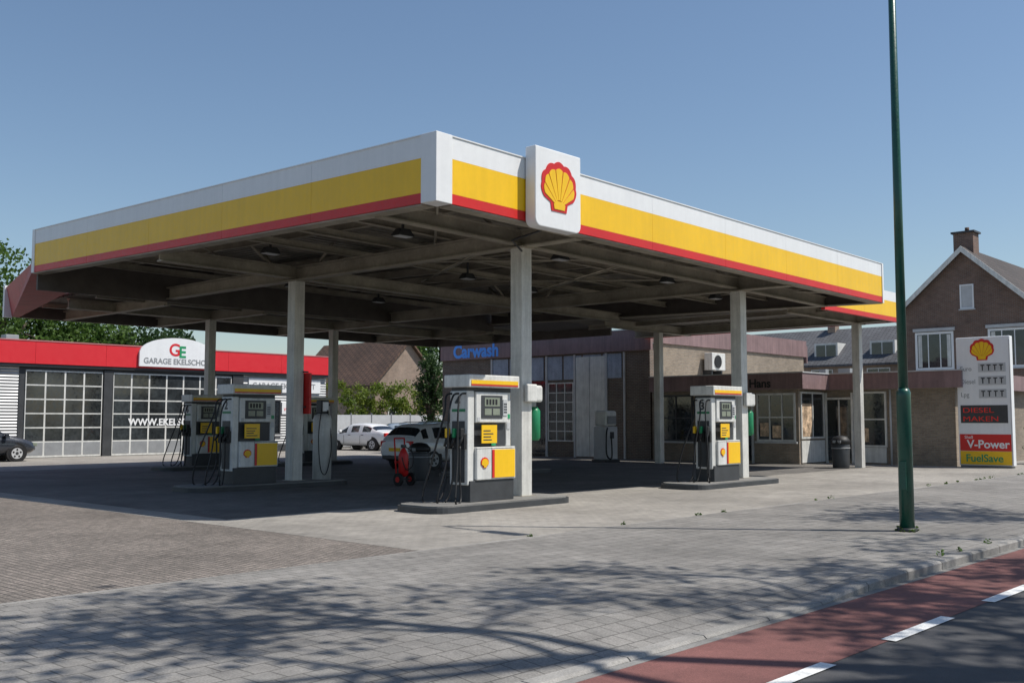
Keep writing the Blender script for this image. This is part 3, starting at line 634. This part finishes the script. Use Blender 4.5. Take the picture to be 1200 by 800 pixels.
def branches(p,d,L,r,depth,segs,tips,spread=.75,nch=3,up=.15):
    q=p+d*L*.5+Vector((random.uniform(-1,1),random.uniform(-1,1),random.uniform(-1,1)))*L*.06; e=q+(d+Vector((0,0,up*.3))).normalized()*L*.5
    segs.append((p,q,e,r,r*.62))
    if depth==0: tips.append(e); return
    if depth<=2: tips.append(e)
    for i in range(nch):
        nd=(d+Vector((random.gauss(0,1),random.gauss(0,1),random.gauss(0,.7)+up)).normalized()*spread).normalized()
        branches(e,nd,L*random.uniform(.62,.85),r*.6,depth-1,segs,tips,spread,nch,up)
def tree(name,x,y,trunk,L,r,depth,m,per,crad,lsize,spread=.75,nch=3,z=0,d0=None,up=.15,seed=1):
    random.seed(seed)
    g=G(name); segs=[];tips=[]
    d=Vector(d0 or (0,0,1)).normalized(); p=Vector((x,y,z)); e=p+d*trunk
    segs.append((p,p+d*trunk*.5,e,r,r*.8))
    for i in range(nch+1):
        nd=(d+Vector((random.gauss(0,1),random.gauss(0,1),random.gauss(0,.5))).normalized()*spread).normalized()
        branches(e,nd,L,r*.62,depth,segs,tips,spread,nch,up)
    V=[];F=[]
    for p,q,e2,r0,r1 in segs:
        n=5; k=len(V)
        for pt,rr in ((p,r0),(q,(r0+r1)/2),(e2,r1)):
            a=(e2-p).normalized().orthogonal().normalized(); b=(e2-p).normalized().cross(a)
            for j in range(n): t=2*math.pi*j/n; V.append(pt+(a*math.cos(t)+b*math.sin(t))*max(rr,.006))
        for s in (0,1):
            for j in range(n): F.append((k+s*n+j,k+s*n+(j+1)%n,k+(s+1)*n+(j+1)%n,k+(s+1)*n+j))
    g.mesh('trunk_and_limbs',TRUNK,V,F,smooth=True)
    if per: leafmesh('foliage',g,m,[tuple(t) for t in tips],crad,per,lsize)
    g.done()
def blob(name,cx,cy,cz,rx,ry,rz,ncl,per,crad,lsize,m,trunk=True,box=False):
    g=G(name)
    if box: C=np.stack([cx+rx*(rng.random(ncl)*2-1),cy+ry*(rng.random(ncl)*2-1),cz+rz*(rng.random(ncl)*2-1)],1)
    else:
        d=rng.normal(size=(ncl,3)); d/=np.linalg.norm(d,axis=1)[:,None]; C=d*(rng.random((ncl,1))**.45)*(.75+.35*rng.random((ncl,1)))*np.array([rx,ry,rz])+np.array([cx,cy,cz])
    leafmesh('foliage',g,m,C,crad,per,lsize)
    if trunk:
        g.tube('trunk',TRUNK,[(cx,cy,-.1),(cx+.05,cy,cz*.5),(cx,cy,cz+rz*.3)],[.06*rz+.08,.05*rz+.05,.04],8)
        for k in range(7):
            t=k*2.4; g.tube('limb',TRUNK,[(cx,cy,cz-rz*.6+.1*k*rz/2),(cx+rx*.35*math.cos(t),cy+ry*.35*math.sin(t),cz-rz*.2+.1*k*rz),(cx+rx*.7*math.cos(t),cy+ry*.7*math.sin(t),cz+rz*.1+.05*k*rz)],[.05*rz,.03*rz,.015],6)
    g.done()
tree('street_tree',11.4,-3.4,8.6,2.4,.24,4,LEAF,14,.6,.2,.9,3,d0=(-.05,.1,1),seed=11)
tree('street_tree',21.5,-4.8,8.2,2.3,.24,4,LEAF,12,.55,.18,.85,3,d0=(0,.1,1),seed=12)
tree('street_tree',15.8,-6.6,8.8,2.3,.24,4,LEAF,12,.55,.18,.85,3,d0=(0,.08,1),seed=13)
tree('bare_tree',3.0,16.4,4.7,1.3,.13,4,LEAF,1,.2,.07,.85,3,seed=5)
for i,(x,y,cz,r,h) in enumerate(((30,80,9.5,5,6),(25,84,8.5,5,5.5),(34.5,80,7.2,4.2,3.4),(38,79,6.6,4,3.4),(42.0,78,6.6,4,3.2),(65,64,7.0,5,3.9),(70,58.5,6.8,4.5,4.0),(61,69,6.4,4,3.4),(84,50,6,5,4))):
    blob('tree',x,y,cz,r,r,h,140,55,.9,.34,LEAFD if i in (1,4,6) else LEAF)
blob('hedge',41.8,49.2,2.1,3.9,.9,1.7,190,70,.4,.16,LEAFY,trunk=False,box=True)
blob('conifer',38.2,41.0,3.0,.8,.8,2.9,90,60,.35,.14,LEAFD)
blob('shrub',41.0,10.6,1.0,.9,.9,1.1,50,60,.35,.13,LEAFD,trunk=False)
gg=G('distant_trees'); C=[]
for i in range(480):
    t=rng.random(); a=-.75+1.6*t; d=128+rng.random()*14
    X=d*(.7373+.6756*a);Y=d*(.6756-.7373*a); C.append((X,Y,(rng.random()**.7)*(5.5+2*math.sin(t*37)+1.3*math.sin(t*91))))
leafmesh('foliage',gg,LEAFD,C,2.0,50,.8); gg.done()
# tufts of weeds along the kerb and joints
gg=G('grass_tufts'); C=[]
for i in range(60):
    x=rng.random()*30+4; C.append((x,4.53 if rng.random()<.6 else 9.45,.015+(topz(x) if False else 0)))
C+= [(14.9+.15*math.cos(t),5.9+.15*math.sin(t),.02) for t in range(8)]
C=[c for c in C if c[0]>10.3]
leafmesh('blades',gg,LEAF,C,.05,14,.05); gg.done()

# ------------------------------------------------------------------ cars
def car(x,y,ang,paint,z=0,wagon=True):
    g=G('parked_car',Matrix.Translation((x,y,z))@Matrix.Rotation(ang,4,'Z'))
    W=.9
    if wagon:
        st=[(-2.28,.42,.80,.84,.80),(-2.22,.30,.92,.97,.86),(-2.08,.24,1.0,1.06,.93),(-1.80,.22,1.02,1.40,.97),(-1.55,.22,1.01,1.47,1),(-1.45,.22,1.01,1.48,1),(-.55,.22,.99,1.52,1),(-.46,.22,.99,1.52,1),(.42,.22,.97,1.49,1),(.50,.22,.97,1.47,1),(1.2,.22,.96,1.0,1),(1.75,.24,.86,.90,.98),(2.12,.28,.72,.77,.9),(2.27,.38,.58,.62,.78)]
    else:
        st=[(-2.2,.42,.80,.84,.80),(-2.12,.30,.92,.97,.86),(-1.9,.24,1.0,1.03,.93),(-1.6,.22,1.0,1.04,.97),(-1.2,.22,.99,1.30,1),(-.95,.22,.98,1.38,1),(-.55,.22,.97,1.43,1),(-.46,.22,.97,1.44,1),(.35,.22,.95,1.42,1),(.45,.22,.95,1.40,1),(1.15,.22,.93,.97,1),(1.7,.24,.84,.88,.98),(2.05,.28,.72,.76,.9),(2.2,.38,.58,.62,.78)]
    V=[];F=[];mi=[]
    for (sx,zl,zb,zr,ws) in st:
        w_=W*ws; cab=(zr-zb)>.2; rw=w_*.76 if cab else w_*.9
        half=[(0,zl),(.78*w_,zl),(w_,zl+.18),(w_*1.0,zb-.18),(w_*.95,zb-.05),(rw,zr-.07 if cab else zr-.01),(rw-.12,zr),(0,zr+.025)]
        V+=[(sx,a,b) for a,b in half]+[(sx,-a,b) for a,b in half[-2:0:-1]]
    R=14
    def cabin(i): return st[i][3]-st[i][2]>.2
    for i in range(len(st)-1):
        narrow=st[i+1][0]-st[i][0]<.13
        for k in range(R):
            F.append((i*R+k,i*R+(k+1)%R,(i+1)*R+(k+1)%R,(i+1)*R+k))
            kk=k if k<7 else 13-k
            mt=0
            if kk==4 and (cabin(i) and cabin(i+1)) and not narrow: mt=1
            if kk in(5,6) and (cabin(i)!=cabin(i+1)): mt=1
            if kk==4 and cabin(i)!=cabin(i+1) and i>5: mt=1
            if kk==0: mt=2
            mi.append(mt)
    F.append(tuple(range(R))); mi.append(0); F.append(tuple((len(st)-1)*R+k for k in range(R))); mi.append(0)
    ob=g.mesh('body',None,V,F,smooth=True,mats=[paint,GLASS,BLACK],mi=mi)
    s=ob.modifiers.new('s','SUBSURF'); s.levels=2; s.render_levels=2
    for wx in (-1.4,1.38):
        for sy in (-1,1):
            g.tube('wheel_arch',BLACK,[(wx,sy*(W-.25),.34),(wx,sy*(W-.015),.34)],.385,24)
            g.tube('tyre',BLACK,[(wx,sy*(W-.22),.32),(wx,sy*(W-.03),.32),(wx,sy*(W-.0),.32)],[.32,.32,.29],24)
            g.tube('rim',LGREY,[(wx,sy*(W-.02),.32),(wx,sy*(W+.008),.32)],.21,20)
            g.tube('rim_hub',DARK,[(wx,sy*(W),.32),(wx,sy*(W+.014),.32)],.06,10)
            for k in range(5):
                t=k*2*math.pi/5+.3; cx,cz=wx+.14*math.cos(t),.32+.14*math.sin(t)
                g.tube('spoke_gap',BLACK,[(cx,sy*(W),cz),(cx,sy*(W+.012),cz)],.042,6)
    for sy in (-1,1):
        y0,y1=sorted((sy*.48,sy*.76)); g.box('tail_light',RED,[(-2.25,y0,.74,-2.1,y1,.93)],.03)
        g.box('head_light',LCD,[(2.02,y0,.58,2.2,y1,.72)],.03)
        y0,y1=sorted((sy*.86,sy*1.04)); g.box('mirror',paint,[(.88,y0,.95,1.02,y1,1.08)],.03)
        y0,y1=sorted((sy*.895,sy*.912)); g.box('door_handle',DARK,[(-.75,y0,.80,-.58,y1,.83),(.22,y0,.80,.39,y1,.83)])
        g.box('door_seam',BLACK,[(-.505,min(sy*.893,sy*.903),.35,-.495,max(sy*.893,sy*.903),.8),(.72,min(sy*.893,sy*.903),.35,.73,max(sy*.893,sy*.903),.8)])
        if wagon: g.tube('roof_rail',LGREY,[(-1.6,sy*.58,1.47),(-1.3,sy*.58,1.53),(.1,sy*.58,1.55),(.4,sy*.58,1.49)],.015,6)
    g.box('number_plate',YEL,[(-2.31,-.26,.60,-2.26,.26,.71)]); g.box('front_grille',BLACK,[(2.2,-.4,.42,2.27,.4,.55)],.02)
    g.box('rear_bumper_trim',DARK,[(-2.3,-.6,.34,-2.2,.6,.46)],.02); g.done()
PW=mat('car_paint_white',(.84,.85,.86),.25,coat=.8,var=.02); PS=mat('car_paint_silver',(.3,.36,.42),.3,.5,coat=.8,var=.03); PD=mat('car_paint_dark',(.03,.035,.045),.25,coat=.8,var=.05)
car(24.1,25.1,0,PW)
car(38.6,44.3,math.radians(150),PS,wagon=False); car(35.3,43.0,math.radians(95),PW,wagon=False); car(41.3,44.5,math.radians(120),PD)
car(15.0,41.8,0,PD,wagon=False)

# ------------------------------------------------------------------ light, sky, camera
s=Vector((.387,-.53,1)).normalized()
L=bpy.data.lights.new('sun','SUN'); L.energy=5.0; L.angle=math.radians(.5); L.color=(1,.95,.87)
lo=bpy.data.objects.new('sun',L); COL.objects.link(lo); lo.rotation_mode='QUATERNION'; lo.rotation_quaternion=s.to_track_quat('Z','Y'); lo.location=(10,-10,30)
wd=bpy.data.worlds.new('World'); S.world=wd; wd.use_nodes=True; n=wd.node_tree
sk=n.nodes.new('ShaderNodeTexSky'); sk.sky_type='NISHITA'; sk.sun_disc=False; sk.sun_elevation=math.asin(s.z); sk.sun_rotation=math.atan2(s.x,s.y)
sk.air_density=1.15; sk.dust_density=.6; sk.ozone_density=3.2
n.links.new(sk.outputs[0],n.nodes['Background'].inputs[0]); n.nodes['Background'].inputs[1].default_value=.11
cd=bpy.data.cameras.new('camera'); cam=bpy.data.objects.new('camera',cd); COL.objects.link(cam)
cd.sensor_width=36; cd.lens=36; cd.clip_end=3000; cam.location=(0,0,1.6)
cam.rotation_euler=(math.radians(90+4.38),0,math.radians(-47.5)); S.camera=cam
S.view_settings.view_transform='Standard'; S.view_settings.look='None'; S.view_settings.exposure=0
